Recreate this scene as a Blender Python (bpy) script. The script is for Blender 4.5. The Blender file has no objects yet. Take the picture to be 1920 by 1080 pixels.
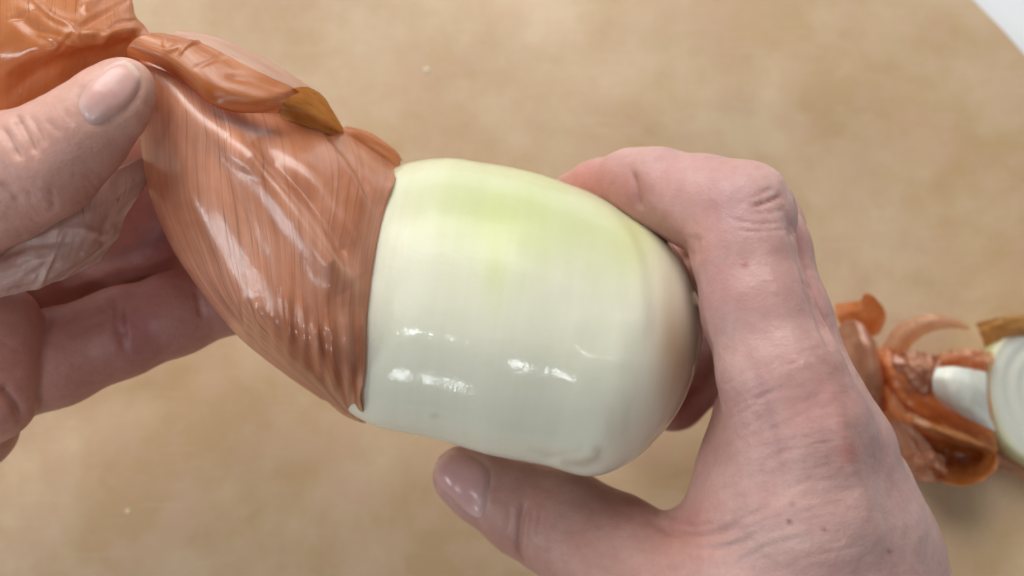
import bpy, math, random
import numpy as np
import openvdb as vdb
from mathutils import Vector, Matrix
from mathutils.bvhtree import BVHTree

random.seed(7); np.random.seed(7)
S = bpy.context.scene
COL = S.collection

# ------------------------------------------------------------------ camera
TILT = math.radians(9.0)
CAM = np.array([0.0, -5.0, 32.0])               # centimetres above the cutting board
HFOV = math.radians(50.0)
FPX = 960.0/math.tan(HFOV/2)
cam_d = bpy.data.cameras.new("camera"); cam = bpy.data.objects.new("camera", cam_d); COL.objects.link(cam)
cam.location = CAM*0.01; cam.rotation_euler = (TILT, 0, 0)
cam_d.angle = HFOV; cam_d.clip_start = 0.01; cam_d.clip_end = 50
cam_d.dof.use_dof = True; cam_d.dof.focus_distance = 0.215; cam_d.dof.aperture_fstop = 11.0
cam_d.lens = 18.0/math.tan(HFOV/2)
S.camera = cam
RX = np.array([1, 0, 0.]); RY = np.array([0, math.cos(TILT), math.sin(TILT)]); RZ = np.array([0, -math.sin(TILT), math.cos(TILT)])

def P(px, py, h):
    """the point h centimetres above the board that lies in that direction"""
    d = RX*((px-960)/FPX) + RY*((540-py)/FPX) - RZ
    return CAM + d*((h-CAM[2])/d[2])
def W(px, py, h, r):
    """radius in cm of something r wide at that place"""
    return r/FPX*np.dot(CAM-P(px, py, h), RZ)
def PROJ(V):
    D = V-CAM
    z = -(D@RZ)
    return 960+FPX*(D@RX)/z, 540-FPX*(D@RY)/z

# ------------------------------------------------------------------ light
w = bpy.data.worlds.new("World"); S.world = w; w.use_nodes = True
w.node_tree.nodes["Background"].inputs[0].default_value = (0.93, 0.96, 1.0, 1)
w.node_tree.nodes["Background"].inputs[1].default_value = 0.07
def area(name, loc, target, sx, sy, power, color):
    l = bpy.data.lights.new(name, 'AREA'); l.shape = 'RECTANGLE'; l.size = sx; l.size_y = sy
    l.energy = power; l.color = color
    o = bpy.data.objects.new(name, l); COL.objects.link(o); o.location = loc
    d = Vector(target)-Vector(loc); o.rotation_euler = d.to_track_quat('-Z', 'Y').to_euler()
    return o
for k, (sx, sy, e) in enumerate(((0.55, 0.42, 1.6), (0.8, 0.6, 3.1), (1.1, 0.8, 3.6), (1.5, 1.0, 2.9))):     # soft-edged daylight from the far side
    area("window_light", (-0.12, 0.70+0.03*k, 0.56+0.03*k), (0.0, 0.03, 0.07), sx, sy, e, (1.0, 0.98, 0.945))
area("side_light", (1.3, 0.6, 0.8), (0.0, 0.0, 0.05), 0.9, 0.7, 1.2, (0.95, 0.97, 1.0))  # weak cool area lamp from the right
# small far windows mirrored in the glossy skins
for wx, wy, wz, n in ((-0.42, -0.40, 0.92, 3), (-0.45, -0.86, 0.48, 3), (-0.03, -0.60, 0.86, 2), (0.27, -0.16, 1.02, 1)):
    for i in range(n):
        for j in range(2 if n > 1 else 1):
            area("pane_light", (wx+0.042*(i-(n-1)/2), wy, wz+0.085*j), (0, 0, 0.08), 0.025, 0.052, 0.20 if n > 1 else 0.15, (0.90, 0.95, 1.0))
for i in range(3):
    area("left_pane_light", (-1.0, -0.30+0.11*(i-1), 0.42), (-0.05, 0, 0.10), 0.11, 0.045, 0.8, (0.90, 0.95, 1.0))
S.view_settings.view_transform = 'Standard'; S.view_settings.look = 'None'
S.view_settings.exposure = 0.13; S.view_settings.gamma = 1.0
S.cycles.max_bounces = 8; S.cycles.transparent_max_bounces = 12
S.cycles.pixel_filter_type = 'BLACKMAN_HARRIS'; S.cycles.filter_width = 1.6
S.cycles.use_denoising = True

# ------------------------------------------------------------------ materials
def mat(name):
    m = bpy.data.materials.new(name); m.use_nodes = True
    nt = m.node_tree; b = nt.nodes["Principled BSDF"]
    return m, nt, b
def N(nt, t, **kw):
    n = nt.nodes.new(t)
    for k, v in kw.items():
        if k in n.inputs: n.inputs[k].default_value = v
        else: setattr(n, k, v)
    return n
def L(nt, a, b): nt.links.new(a, b)
def mapped(nt, coord, scale):
    t = nt.nodes.new("ShaderNodeTexCoord"); mp = nt.nodes.new("ShaderNodeMapping")
    mp.inputs["Scale"].default_value = scale; L(nt, t.outputs[coord], mp.inputs[0]); return mp.outputs[0]
def noise(nt, vec, scale, detail=4, rough=0.55, dist=0.0):
    n = nt.nodes.new("ShaderNodeTexNoise"); L(nt, vec, n.inputs["Vector"])
    n.inputs["Scale"].default_value = scale; n.inputs["Detail"].default_value = detail
    n.inputs["Roughness"].default_value = rough; n.inputs["Distortion"].default_value = dist
    return n.outputs["Fac"]
def ramp(nt, fac, stops):
    r = nt.nodes.new("ShaderNodeValToRGB"); L(nt, fac, r.inputs[0]); e = r.color_ramp.elements
    while len(e) < len(stops): e.new(0.5)
    for i, (p, c) in enumerate(stops):
        e[i].position = p; e[i].color = tuple(c)+(1,) if len(c) == 3 else c
    return r.outputs[0]
def mix(nt, fac, a, b, mode='MIX'):
    m = nt.nodes.new("ShaderNodeMix"); m.data_type = 'RGBA'; m.blend_type = mode
    for s, v in ((m.inputs[0], fac), (m.inputs[6], a), (m.inputs[7], b)):
        if hasattr(v, 'links') or hasattr(v, 'is_linked'): L(nt, v, s)
        else: s.default_value = v if not isinstance(v, tuple) else (tuple(v)+(1,) if len(v) == 3 else v)
    return m.outputs[2]
def math_(nt, op, a, b=0.0):
    m = nt.nodes.new("ShaderNodeMath"); m.operation = op
    for s, v in ((m.inputs[0], a), (m.inputs[1], b)):
        if hasattr(v, 'is_linked'): L(nt, v, s)
        else: s.default_value = v
    return m.outputs[0]
def bump(nt, h, strength, dist, prev=None):
    b = nt.nodes.new("ShaderNodeBump"); b.inputs["Strength"].default_value = strength
    b.inputs["Distance"].default_value = dist; L(nt, h, b.inputs["Height"])
    if prev is not None: L(nt, prev, b.inputs["Normal"])
    return b.outputs[0]

def skin_material():
    m, nt, b = mat("human_skin")
    at = nt.nodes.new("ShaderNodeAttribute"); at.attribute_name = "Col"
    o = mapped(nt, "Object", (1, 1, 1))
    big = noise(nt, o, 90, 4, 0.6); mid = noise(nt, o, 420, 4, 0.6); fine = noise(nt, o, 1600, 3, 0.6)
    c = mix(nt, ramp(nt, big, [(0.40, (0, 0, 0)), (0.66, (1, 1, 1))]), (0.95, 0.90, 0.90), (1.03, 1.03, 1.03))
    c = mix(nt, 1.0, at.outputs["Color"], c, 'MULTIPLY')
    c2 = mix(nt, ramp(nt, mid, [(0.35, (0, 0, 0)), (0.65, (1, 1, 1))]), (0.96, 0.93, 0.93), (1.03, 1.04, 1.04))
    c = mix(nt, 1.0, c, c2, 'MULTIPLY')
    L(nt, c, b.inputs["Base Color"])
    v = nt.nodes.new("ShaderNodeTexVoronoi"); v.feature = 'DISTANCE_TO_EDGE'; v.inputs["Scale"].default_value = 900
    L(nt, o, v.inputs["Vector"])
    lines = noise(nt, mapped(nt, "Object", (160, 900, 900)), 1.0, 4, 0.6, 0.6)
    n1 = bump(nt, v.outputs["Distance"], 0.28, 0.0003)
    n2 = bump(nt, lines, 0.12, 0.0005, n1)
    n3 = bump(nt, mid, 0.12, 0.0008, n2)
    L(nt, n3, b.inputs["Normal"])
    rr = math_(nt, 'ADD', math_(nt, 'MULTIPLY', fine, 0.18), 0.36)
    L(nt, rr, b.inputs["Roughness"])
    b.inputs["Specular IOR Level"].default_value = 0.42
    b.inputs["Subsurface Weight"].default_value = 0.28
    b.inputs["Subsurface Radius"].default_value = (1.0, 0.32, 0.18)
    b.inputs["Subsurface Scale"].default_value = 0.0035
    return m
SKIN = skin_material()

def nail_material():
    m, nt, b = mat("fingernail")
    at = nt.nodes.new("ShaderNodeAttribute"); at.attribute_name = "Col"
    f = noise(nt, mapped(nt, "Object", (1, 1, 1)), 260, 3)
    c = mix(nt, 1.0, at.outputs["Color"], mix(nt, f, (0.92, 0.88, 0.88), (1.06, 1.06, 1.06)), 'MULTIPLY')
    L(nt, c, b.inputs["Base Color"])
    L(nt, bump(nt, f, 0.12, 0.0006), b.inputs["Normal"])
    b.inputs["Roughness"].default_value = 0.27
    b.inputs["Subsurface Weight"].default_value = 0.25; b.inputs["Subsurface Scale"].default_value = 0.002
    return m
NAIL = nail_material()

def flesh_material():
    m, nt, b = mat("onion_flesh")
    at = nt.nodes.new("ShaderNodeAttribute"); at.attribute_name = "Col"
    uv = mapped(nt, "UV", (26, 1.3, 1)); st = noise(nt, uv, 1.0, 5, 0.6, 0.4)
    c = mix(nt, ramp(nt, st, [(0.3, (0, 0, 0)), (0.7, (1, 1, 1))]), (0.965, 0.972, 0.945), (1.02, 1.02, 1.02))
    c = mix(nt, 1.0, at.outputs["Color"], c, 'MULTIPLY')
    L(nt, c, b.inputs["Base Color"])
    n = bump(nt, st, 0.05, 0.0008)
    n = bump(nt, noise(nt, mapped(nt, "Object", (1, 1, 1)), 190, 3), 0.14, 0.0010, n)
    L(nt, n, b.inputs["Normal"])
    b.inputs["Roughness"].default_value = 0.12
    b.inputs["Specular IOR Level"].default_value = 0.22
    b.inputs["Subsurface Weight"].default_value = 0.45
    b.inputs["Subsurface Radius"].default_value = (1.0, 0.95, 0.7)
    b.inputs["Subsurface Scale"].default_value = 0.006
    return m
FLESH = flesh_material()

def peel_material(name, light, dark, vein, thin=0.12, trans=0.30, streak=(46, 2.2), rough=0.30, colattr=False):
    """papery onion skin: fibres run along v of the sheet"""
    m, nt, b = mat(name)
    uv = mapped(nt, "UV", (streak[0], streak[1], 1)); s1 = noise(nt, uv, 1.0, 6, 0.62, 0.5)
    uv2 = mapped(nt, "UV", (streak[0]*3.2, streak[1]*0.9, 1)); s2 = noise(nt, uv2, 1.0, 4, 0.6, 0.3)
    uv3 = mapped(nt, "UV", (3.0, 2.2, 1)); s3 = noise(nt, uv3, 1.0, 4, 0.6, 0.4)
    c = mix(nt, ramp(nt, s3, [(0.34, (0, 0, 0)), (0.66, (1, 1, 1))]), dark, light)
    c = mix(nt, math_(nt, 'MULTIPLY', ramp(nt, s1, [(0.42, (0, 0, 0)), (0.72, (1, 1, 1))]), 0.42), c, dark)
    uv4 = mapped(nt, "UV", (streak[0]*0.9, 0.7, 1)); s4 = noise(nt, uv4, 1.0, 2, 0.5, 0.6)
    veins = ramp(nt, s4, [(0.485, (0, 0, 0)), (0.50, (1, 1, 1)), (0.515, (0, 0, 0))])
    c = mix(nt, math_(nt, 'MULTIPLY', math_(nt, 'MULTIPLY', veins, ramp(nt, s3, [(0.45, (0, 0, 0)), (0.6, (1, 1, 1))])), 0.75), c, vein)
    if colattr:
        at = nt.nodes.new("ShaderNodeAttribute"); at.attribute_name = "Col"; c = mix(nt, 1.0, c, at.outputs["Color"], 'MULTIPLY')
    L(nt, c, b.inputs["Base Color"])
    n = bump(nt, s1, 0.14, 0.0005); n = bump(nt, s2, 0.10, 0.0004, n); n = bump(nt, s3, 0.06, 0.003, n)
    L(nt, n, b.inputs["Normal"])
    b.inputs["Roughness"].default_value = rough
    b.inputs["Specular IOR Level"].default_value = 0.9
    b.inputs["Coat Weight"].default_value = 0.5; b.inputs["Coat Roughness"].default_value = 0.09
    L(nt, n, b.inputs["Coat Normal"])
    tr = nt.nodes.new("ShaderNodeBsdfTranslucent"); L(nt, c, tr.inputs[0])
    tp = nt.nodes.new("ShaderNodeBsdfTransparent"); L(nt, mix(nt, 0.55, c, (1.0, 0.9, 0.8)), tp.inputs[0])
    m1 = nt.nodes.new("ShaderNodeMixShader"); m1.inputs[0].default_value = trans
    m2 = nt.nodes.new("ShaderNodeMixShader"); m2.inputs[0].default_value = thin
    L(nt, b.outputs[0], m1.inputs[1]); L(nt, tr.outputs[0], m1.inputs[2])
    L(nt, m1.outputs[0], m2.inputs[1]); L(nt, tp.outputs[0], m2.inputs[2])
    L(nt, m2.outputs[0], nt.nodes["Material Output"].inputs[0])
    return m
PEEL = peel_material("onion_skin_copper", (0.88, 0.48, 0.32), (0.58, 0.21, 0.09), (0.18, 0.05, 0.015), 0.05, 0.34, (95, 2.0), 0.30, True)
PEEL_O = peel_material("onion_skin_orange", (0.86, 0.45, 0.22), (0.68, 0.25, 0.07), (0.33, 0.08, 0.015), 0.20, 0.45, (60, 2.0), 0.24)
PEEL_S = peel_material("onion_scrap_orange", (0.93, 0.52, 0.26), (0.82, 0.32, 0.08), (0.5, 0.15, 0.02), 0.32, 0.45, (34, 2.0), 0.22)
PEEL_S2 = peel_material("onion_scrap_brown", (0.72, 0.32, 0.10), (0.46, 0.15, 0.03), (0.14, 0.04, 0.01), 0.08, 0.35, (20, 2.0), 0.22)
PEEL_B = peel_material("onion_skin_brown", (0.80, 0.50, 0.20), (0.60, 0.33, 0.09), (0.16, 0.05, 0.01), 0.30, 0.40, (26, 2.0), 0.26)
PEEL_P = peel_material("onion_skin_pale", (0.84, 0.52, 0.36), (0.66, 0.32, 0.18), (0.42, 0.17, 0.08), 0.18, 0.35, (40, 2.0), 0.26)
PEEL_P2 = peel_material("onion_skin_salmon", (0.84, 0.56, 0.40), (0.68, 0.36, 0.22), (0.40, 0.17, 0.08), 0.06, 0.30, (50, 2.0), 0.34)
PEEL_G = peel_material("onion_skin_greyed", (0.72, 0.52, 0.46), (0.55, 0.31, 0.24), (0.36, 0.18, 0.12), 0.14, 0.25, (40, 2.0), 0.42)
PEEL_G.node_tree.nodes["Principled BSDF"].inputs["Coat Weight"].default_value = 0.08
PEEL_T = peel_material("onion_skin_clear", (0.95, 0.74, 0.58), (0.85, 0.54, 0.36), (0.5, 0.25, 0.12), 0.62, 0.40, (20, 2.0), 0.16)

# ------------------------------------------------------------------ helpers
def tag(o, label=None, cat=None, group=None, kind=None):
    if label: o['label'] = label
    if cat: o['category'] = cat
    if group: o['group'] = group
    if kind: o['kind'] = kind
    return o
def empty(name, loc, label, cat, group=None):
    o = bpy.data.objects.new(name, None); COL.objects.link(o); o.location = Vector(loc)*0.01
    o.empty_display_size = 0.01
    tag(o, label, cat, group); return o
def build(name, V, F, material, parent=None, smooth=True, cols=None, uvs=None):
    """V in centimetres; the object origin stays at the world origin unless it has a parent"""
    off = np.zeros(3) if parent is None else np.array(parent.matrix_basis.translation)*100
    p = parent
    while p is not None and p.parent is not None:
        p = p.parent; off = off+np.array(p.matrix_basis.translation)*100
    me = bpy.data.meshes.new(name)
    V2 = (np.asarray(V, dtype=np.float64)-off)*0.01
    F = np.asarray(F) if not isinstance(F, list) else F
    if isinstance(F, np.ndarray):
        k = F.shape[1]
        me.vertices.add(len(V2)); me.vertices.foreach_set("co", V2.ravel())
        me.loops.add(F.size); me.loops.foreach_set("vertex_index", F.ravel().astype(np.int32))
        me.polygons.add(len(F)); me.polygons.foreach_set("loop_start", np.arange(0, F.size, k, dtype=np.int32))
        me.update(calc_edges=True)
    else:
        me.from_pydata([tuple(v) for v in V2], [], F); me.update()
    if smooth: me.polygons.foreach_set("use_smooth", np.ones(len(me.polygons), dtype=bool))
    if cols is not None:
        a = me.color_attributes.new("Col", 'FLOAT_COLOR', 'POINT')
        a.data.foreach_set("color", np.hstack([cols, np.ones((len(cols), 1))]).astype(np.float32).ravel())
    if uvs is not None:
        ul = me.uv_layers.new(name="UVMap"); li = np.zeros(len(me.loops), dtype=np.int32)
        me.loops.foreach_get("vertex_index", li); ul.data.foreach_set("uv", np.asarray(uvs)[li].astype(np.float32).ravel())
    me.validate()
    me.materials.append(material)
    o = bpy.data.objects.new(name, me); COL.objects.link(o)
    if parent is not None: o.parent = parent
    return o
def vnormals(V, F):
    n = np.zeros_like(V)
    a, b, c = V[F[:, 0]], V[F[:, 1]], V[F[:, 2]]
    fn = np.cross(b-a, c-a)
    if F.shape[1] == 4: fn = np.cross(c-a, V[F[:, 3]]-b)
    for k in range(F.shape[1]):
        for ax in range(3): n[:, ax] += np.bincount(F[:, k], fn[:, ax], len(V))
    return n/np.maximum(np.linalg.norm(n, axis=1), 1e-9)[:, None]
def catmull(pts, n, closed=False):
    pts = np.asarray(pts, float); m = len(pts)
    if closed: ext = np.vstack([pts[-1:], pts, pts[:2]]); t = np.linspace(0, m, n, endpoint=False)
    else: ext = np.vstack([2*pts[:1]-pts[1:2], pts, 2*pts[-1:]-pts[-2:-1]]); t = np.linspace(0, m-1, n)
    i = np.minimum(t.astype(int), (m-1 if closed else m-2)); f = (t-i)
    f = f.reshape((-1,)+(1,)*(pts.ndim-1))
    p0, p1, p2, p3 = ext[i], ext[i+1], ext[i+2], ext[i+3]
    return 0.5*(2*p1+(p2-p0)*f+(2*p0-5*p1+4*p2-p3)*f**2+(3*p1-p0-3*p2+p3)*f**3)
def polydist(px, py, line):
    """distance in pixels to a polyline and the share of the way along it"""
    line = np.asarray(line, float); seg = np.linalg.norm(np.diff(line, axis=0), axis=1); cum = np.r_[0, np.cumsum(seg)]
    best = np.full(px.shape, 1e9); bt = np.zeros(px.shape)
    for i in range(len(seg)):
        a, b = line[i], line[i+1]; d = b-a
        t = np.clip(((px-a[0])*d[0]+(py-a[1])*d[1])/(d@d), 0, 1)
        q = np.hypot(px-a[0]-t*d[0], py-a[1]-t*d[1])
        k = q < best; best = np.where(k, q, best); bt = np.where(k, (cum[i]+t*seg[i])/cum[-1], bt)
    return best, bt
def relief(V, F, lines, facing=0.05):
    """press creases and raise ridges on the side that looks up: (line, width, height in cm)"""
    if not lines: return V
    Nn = vnormals(V, F); px, py = PROJ(V)
    vd = CAM-V; vd = vd/np.linalg.norm(vd, axis=1)[:, None]
    fc = np.clip(((Nn*vd).sum(1)-facing)/0.25, 0, 1)
    D = np.zeros(len(V))
    for ln, wd, amp in lines:
        ln = catmull(ln, max(3, len(ln)*4)) if len(ln) > 2 else np.asarray(ln, float)
        x0, y0 = ln.min(0)-wd*3; x1, y1 = ln.max(0)+wd*3
        k = np.where((px > x0) & (px < x1) & (py > y0) & (py < y1) & (fc > 0))[0]
        if not len(k): continue
        d, t = polydist(px[k], py[k], ln)
        D[k] += amp*np.exp(-(d/wd)**2)*np.clip(np.minimum(t, 1-t)*5+0.15, 0, 1)*fc[k]
    return V+Nn*D[:, None]
def hashnoise(V, scale, seed=0, octaves=3):
    """smooth value noise in numpy, about -1..1"""
    out = np.zeros(len(V)); a = 1.0; tot = 0
    for o in range(octaves):
        Q = V*scale*(2**o)+17.3*seed+31.7*o; I = np.floor(Q).astype(np.int64); f = Q-I; f = f*f*(3-2*f)
        r = 0
        for dx in (0, 1):
            for dy in (0, 1):
                for dz in (0, 1):
                    h = ((I[:, 0]+dx)*73856093) ^ ((I[:, 1]+dy)*19349663) ^ ((I[:, 2]+dz)*83492791)
                    h = (h ^ (h >> 13))*1274126177 & 0x7fffffff
                    v = (h % 100003)/50001.5-1
                    wgt = (f[:, 0] if dx else 1-f[:, 0])*(f[:, 1] if dy else 1-f[:, 1])*(f[:, 2] if dz else 1-f[:, 2])
                    r = r+v*wgt
        out += a*r; tot += a; a *= 0.5
    return out/tot

# ------------------------------------------------------------------ bodies grown from one continuous field
class Field:
    def __init__(s, lo, hi, vox):
        s.lo = np.array(lo, float); s.vox = vox; s.n = np.ceil((np.array(hi)-s.lo)/vox).astype(int)+1
        s.big = 1.2
    def new(s): return np.full(s.n, s.big, np.float32)
    def cone(s, F, a, b, ra, rb, k, squash=None):
        """smoothly add a tapered limb from a to b; squash = (axis, factor) flattens it along an axis"""
        a = np.array(a, float); b = np.array(b, float); m = s.big+k
        lo = np.minimum(a-ra, b-rb)-m; hi = np.maximum(a+ra, b+rb)+m
        i0 = np.clip(np.floor((lo-s.lo)/s.vox).astype(int), 0, s.n); i1 = np.clip(np.ceil((hi-s.lo)/s.vox).astype(int)+1, 0, s.n)
        if (i1 <= i0).any(): return
        ax = [(np.arange(i0[j], i1[j])*s.vox+s.lo[j]).astype(np.float32) for j in range(3)]
        X = [ax[0][:, None, None]-np.float32(a[0]), ax[1][None, :, None]-np.float32(a[1]), ax[2][None, None, :]-np.float32(a[2])]
        d = (b-a).astype(np.float32); dd = float(d@d)
        t = np.clip((X[0]*d[0]+X[1]*d[1]+X[2]*d[2])/max(dd, 1e-6), 0, 1) if dd > 1e-6 else np.zeros((1, 1, 1), np.float32)
        e = [X[j]-t*d[j] for j in range(3)]
        q = e[0]**2+e[1]**2+e[2]**2
        if squash is not None:
            u = np.array(squash[0], float); u = (u/np.linalg.norm(u)).astype(np.float32); f = squash[1]
            c = e[0]*u[0]+e[1]*u[1]+e[2]*u[2]
            q = q+c**2*(1/f**2-1)
        D = np.sqrt(q)-(ra+(rb-ra)*t)
        if squash is not None: D = D*(0.5+0.5*squash[1])
        sl = tuple(slice(i0[j], i1[j]) for j in range(3))
        F[sl] = smin(F[sl], D.astype(np.float32), k)
    def chain(s, F, pts, k, squash=None):
        """pts: (px, py, h, radius px)"""
        Q = [(P(*p[:3]), W(*p)) for p in pts]
        for (a, ra), (b, rb) in zip(Q, Q[1:]): s.cone(F, a, b, ra, rb, k, squash)
    def mesh(s, F):
        g = vdb.FloatGrid(s.big); g.copyFromArray(np.ascontiguousarray(F)); p, q = g.convertToQuads(0.0)
        V = p.astype(float)*s.vox+s.lo; q = q.astype(np.int64)
        # flip to outward if needed, then relax the voxel steps
        for it in range(4):
            A = np.zeros_like(V); C = np.zeros(len(V))
            for k in range(4):
                for (i, j) in ((k, (k+1) % 4), ((k+1) % 4, k)):
                    for ax in range(3): A[:, ax] += np.bincount(q[:, i], V[q[:, j], ax], len(V))
                    C += np.bincount(q[:, i], minlength=len(V))
            V = V+(A/C[:, None]-V)*(0.55 if it % 2 == 0 else -0.57)
        return V, q
def smin(a, b, k):
    if k <= 0: return np.minimum(a, b)
    h = np.maximum(k-np.abs(a-b), 0)/k
    return np.minimum(a, b)-h*h*k*0.25

def tint(V, base, spots, lines=(), mott=0.05, seed=0):
    """skin colour, with some shade painted in: a base, soft patches (px,py,r,colour,amount) and lines (line,width,colour,amount)"""
    C = np.tile(np.array(base, float), (len(V), 1)); px, py = PROJ(V)
    C *= (1+mott*hashnoise(V, 0.9, seed))[:, None]
    C[:, 1:] *= (1+0.10*hashnoise(V, 0.6, seed+5))[:, None]
    for x, y, r, c, am in spots:
        f = am*np.exp(-((px-x)**2+(py-y)**2)/r**2); C = C*(1-f[:, None])+np.array(c)*f[:, None]
    for ln, wd, c, am in lines:
        ln = catmull(ln, len(ln)*4) if len(ln) > 2 else ln
        d, t = polydist(px, py, ln); f = am*np.exp(-(d/wd)**2)*np.clip(np.minimum(t, 1-t)*6+.2, 0, 1); C = C*(1-f[:, None])+np.array(c)*f[:, None]
    return np.clip(C, 0, 1)
def bvh(V, F): return BVHTree.FromPolygons([tuple(v) for v in V], [tuple(int(i) for i in f) for f in F])
def hit(tree, px, py):
    d = P(px, py, 0)-CAM; d = d/np.linalg.norm(d)
    r = tree.ray_cast(Vector(CAM), Vector(d))
    if r[0] is None: return None, None
    return np.array(r[0]), np.array(r[1])

# ------------------------------------------------------------------ thin sheets (onion skins)
def sheet(name, rows, mat_, parent=None, n=(90, 70), thick=0.012, lines=(), rag=0.0, rough=0.03, seed=1, ragsides='tblr', crump=0.0, cols=None, uvscale=(1, 1)):
    """rows[v][u] = (px, py, h) or an xyz array; a thin curved sheet with uneven torn edges"""
    G = np.array([[P(*c) if not (isinstance(c, np.ndarray)) else c for c in r] for r in rows])
    nu, nv = n
    G = catmull(G, nv); G = catmull(G.transpose(1, 0, 2), nu).transpose(1, 0, 2)     # [v][u]
    uu, vv = np.meshgrid(np.linspace(0, 1, nu), np.linspace(0, 1, nv))
    if rag > 0:
        line = np.stack([np.linspace(0, 9, nu), np.zeros(nu), np.zeros(nu)], 1)
        for side, w_ in (('t', 0), ('b', -1)):
            if side in ragsides:
                a = np.abs(hashnoise(line, 1.3, seed+w_+3, 4))*rag
                inner = G[5 if w_ == 0 else -6]
                for j in range(4):
                    idx = j if w_ == 0 else -1-j
                    G[idx] = G[idx]+(inner-G[idx])*(a*(1-j/4))[:, None]
        line = np.stack([np.linspace(0, 9, nv), np.zeros(nv), np.zeros(nv)], 1)
        for side, w_ in (('l', 0), ('r', -1)):
            if side in ragsides:
                a = np.abs(hashnoise(line, 1.3, seed+w_+9, 4))*rag
                inner = G[:, 5 if w_ == 0 else -6]
                for j in range(4):
                    idx = j if w_ == 0 else -1-j
                    G[:, idx] = G[:, idx]+(inner-G[:, idx])*(a*(1-j/4))[:, None]
    V = G.reshape(-1, 3); idx = np.arange(nu*nv).reshape(nv, nu)
    F = np.stack([idx[:-1, :-1], idx[1:, :-1], idx[1:, 1:], idx[:-1, 1:]], -1).reshape(-1, 4)
    Nn = vnormals(V, F)
    if np.mean(Nn[:, 2]) < 0: F = F[:, ::-1]; Nn = -Nn
    if rough:
        q = np.stack([uu.ravel()*14, vv.ravel()*2.2, np.full(nu*nv, seed*3.1)], 1)
        q2 = np.stack([uu.ravel()*4, vv.ravel()*3.0, np.full(nu*nv, seed*7.7)], 1)
        V = V+Nn*(rough*(0.45*hashnoise(q, 1, seed)+hashnoise(q2, 1, seed+2)))[:, None]
    if crump:
        q = np.stack([uu.ravel()*4.2, vv.ravel()*3.4, np.full(nu*nv, seed*5.3)], 1)
        rg = np.random.RandomState(seed*11+5)
        for m_, am in ((26, 1.0), (110, 0.45)):
            cpt = rg.rand(m_, 2)*1.2-0.1; d2 = np.full(nu*nv, 9.0)
            for cx_, cy_ in cpt: d2 = np.minimum(d2, ((uu.ravel()-cx_)*1.25)**2+(vv.ravel()-cy_)**2)
            V = V+Nn*(crump*am*(np.sqrt(d2)*math.sqrt(m_)*2.2-1))[:, None]
    V = relief(V, F, lines)
    Nn = vnormals(V, F)
    V2 = np.vstack([V, V-Nn*thick]); off = len(V)
    rim = np.concatenate([idx[0, :], idx[1:, -1], idx[-1, -2::-1], idx[-2:0:-1, 0]])
    nx = np.roll(rim, -1)
    flip = F[0, 0] != idx[0, 0]
    R = np.stack([rim, nx, nx+off, rim+off], 1)
    if flip: R = R[:, ::-1]
    FF = np.vstack([F, F[:, ::-1]+off, R])
    uv = np.stack([uu.ravel()*uvscale[0]+seed*0.37, vv.ravel()*uvscale[1]+seed*0.21], 1); uv = np.vstack([uv, uv])
    return build(name, V2, FF, mat_, parent, uvs=uv, cols=None if cols is None else np.vstack([cols, cols]))

# ------------------------------------------------------------------ the setting: countertop and cutting board
def board_material():
    m, nt, b = mat("board_wood")
    o = mapped(nt, "Object", (1, 1, 1))
    n1 = noise(nt, o, 15, 7, 0.66, 0.2); n2 = noise(nt, o, 55, 7, 0.68, 0.1)
    n3 = noise(nt, mapped(nt, "Object", (30, 260, 100)), 1.0, 4, 0.6, 0.4)
    n4 = noise(nt, mapped(nt, "Object", (1200, 1500, 1000)), 1.0, 2, 0.5)
    c = mix(nt, ramp(nt, n1, [(0.42, (0, 0, 0)), (0.58, (1, 1, 1))]), (0.50, 0.33, 0.165), (0.615, 0.46, 0.29))
    c = mix(nt, math_(nt, 'MULTIPLY', ramp(nt, n2, [(0.46, (0, 0, 0)), (0.62, (1, 1, 1))]), 0.7), c, (0.56, 0.37, 0.235))
    c = mix(nt, math_(nt, 'MULTIPLY', n4, 0.14), c, (0.44, 0.29, 0.16))
    # knife scratches: paler, thin, in two directions
    for ang, sd in ((0.5, 3.0), (-0.9, 9.0)):
        t = nt.nodes.new("ShaderNodeTexCoord"); mp = nt.nodes.new("ShaderNodeMapping"); L(nt, t.outputs["Object"], mp.inputs[0])
        mp.inputs["Rotation"].default_value = (0, 0, ang); mp.inputs["Scale"].default_value = (30, 900, 1); mp.inputs["Location"].default_value = (sd, sd, 0)
        s = noise(nt, mp.outputs[0], 1.0, 2, 0.5)
        s = ramp(nt, s, [(0.66, (0, 0, 0)), (0.72, (1, 1, 1))])
        c = mix(nt, math_(nt, 'MULTIPLY', s, 0.22), c, (0.66, 0.55, 0.38))
    L(nt, c, b.inputs["Base Color"])
    L(nt, math_(nt, 'ADD', math_(nt, 'MULTIPLY', n2, 0.25), 0.38), b.inputs["Roughness"])
    L(nt, bump(nt, n4, 0.10, 0.0004, bump(nt, n2, 0.2, 0.0012)), b.inputs["Normal"])
    b.inputs["Specular IOR Level"].default_value = 0.8
    return m
BOARD = board_material()
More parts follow.
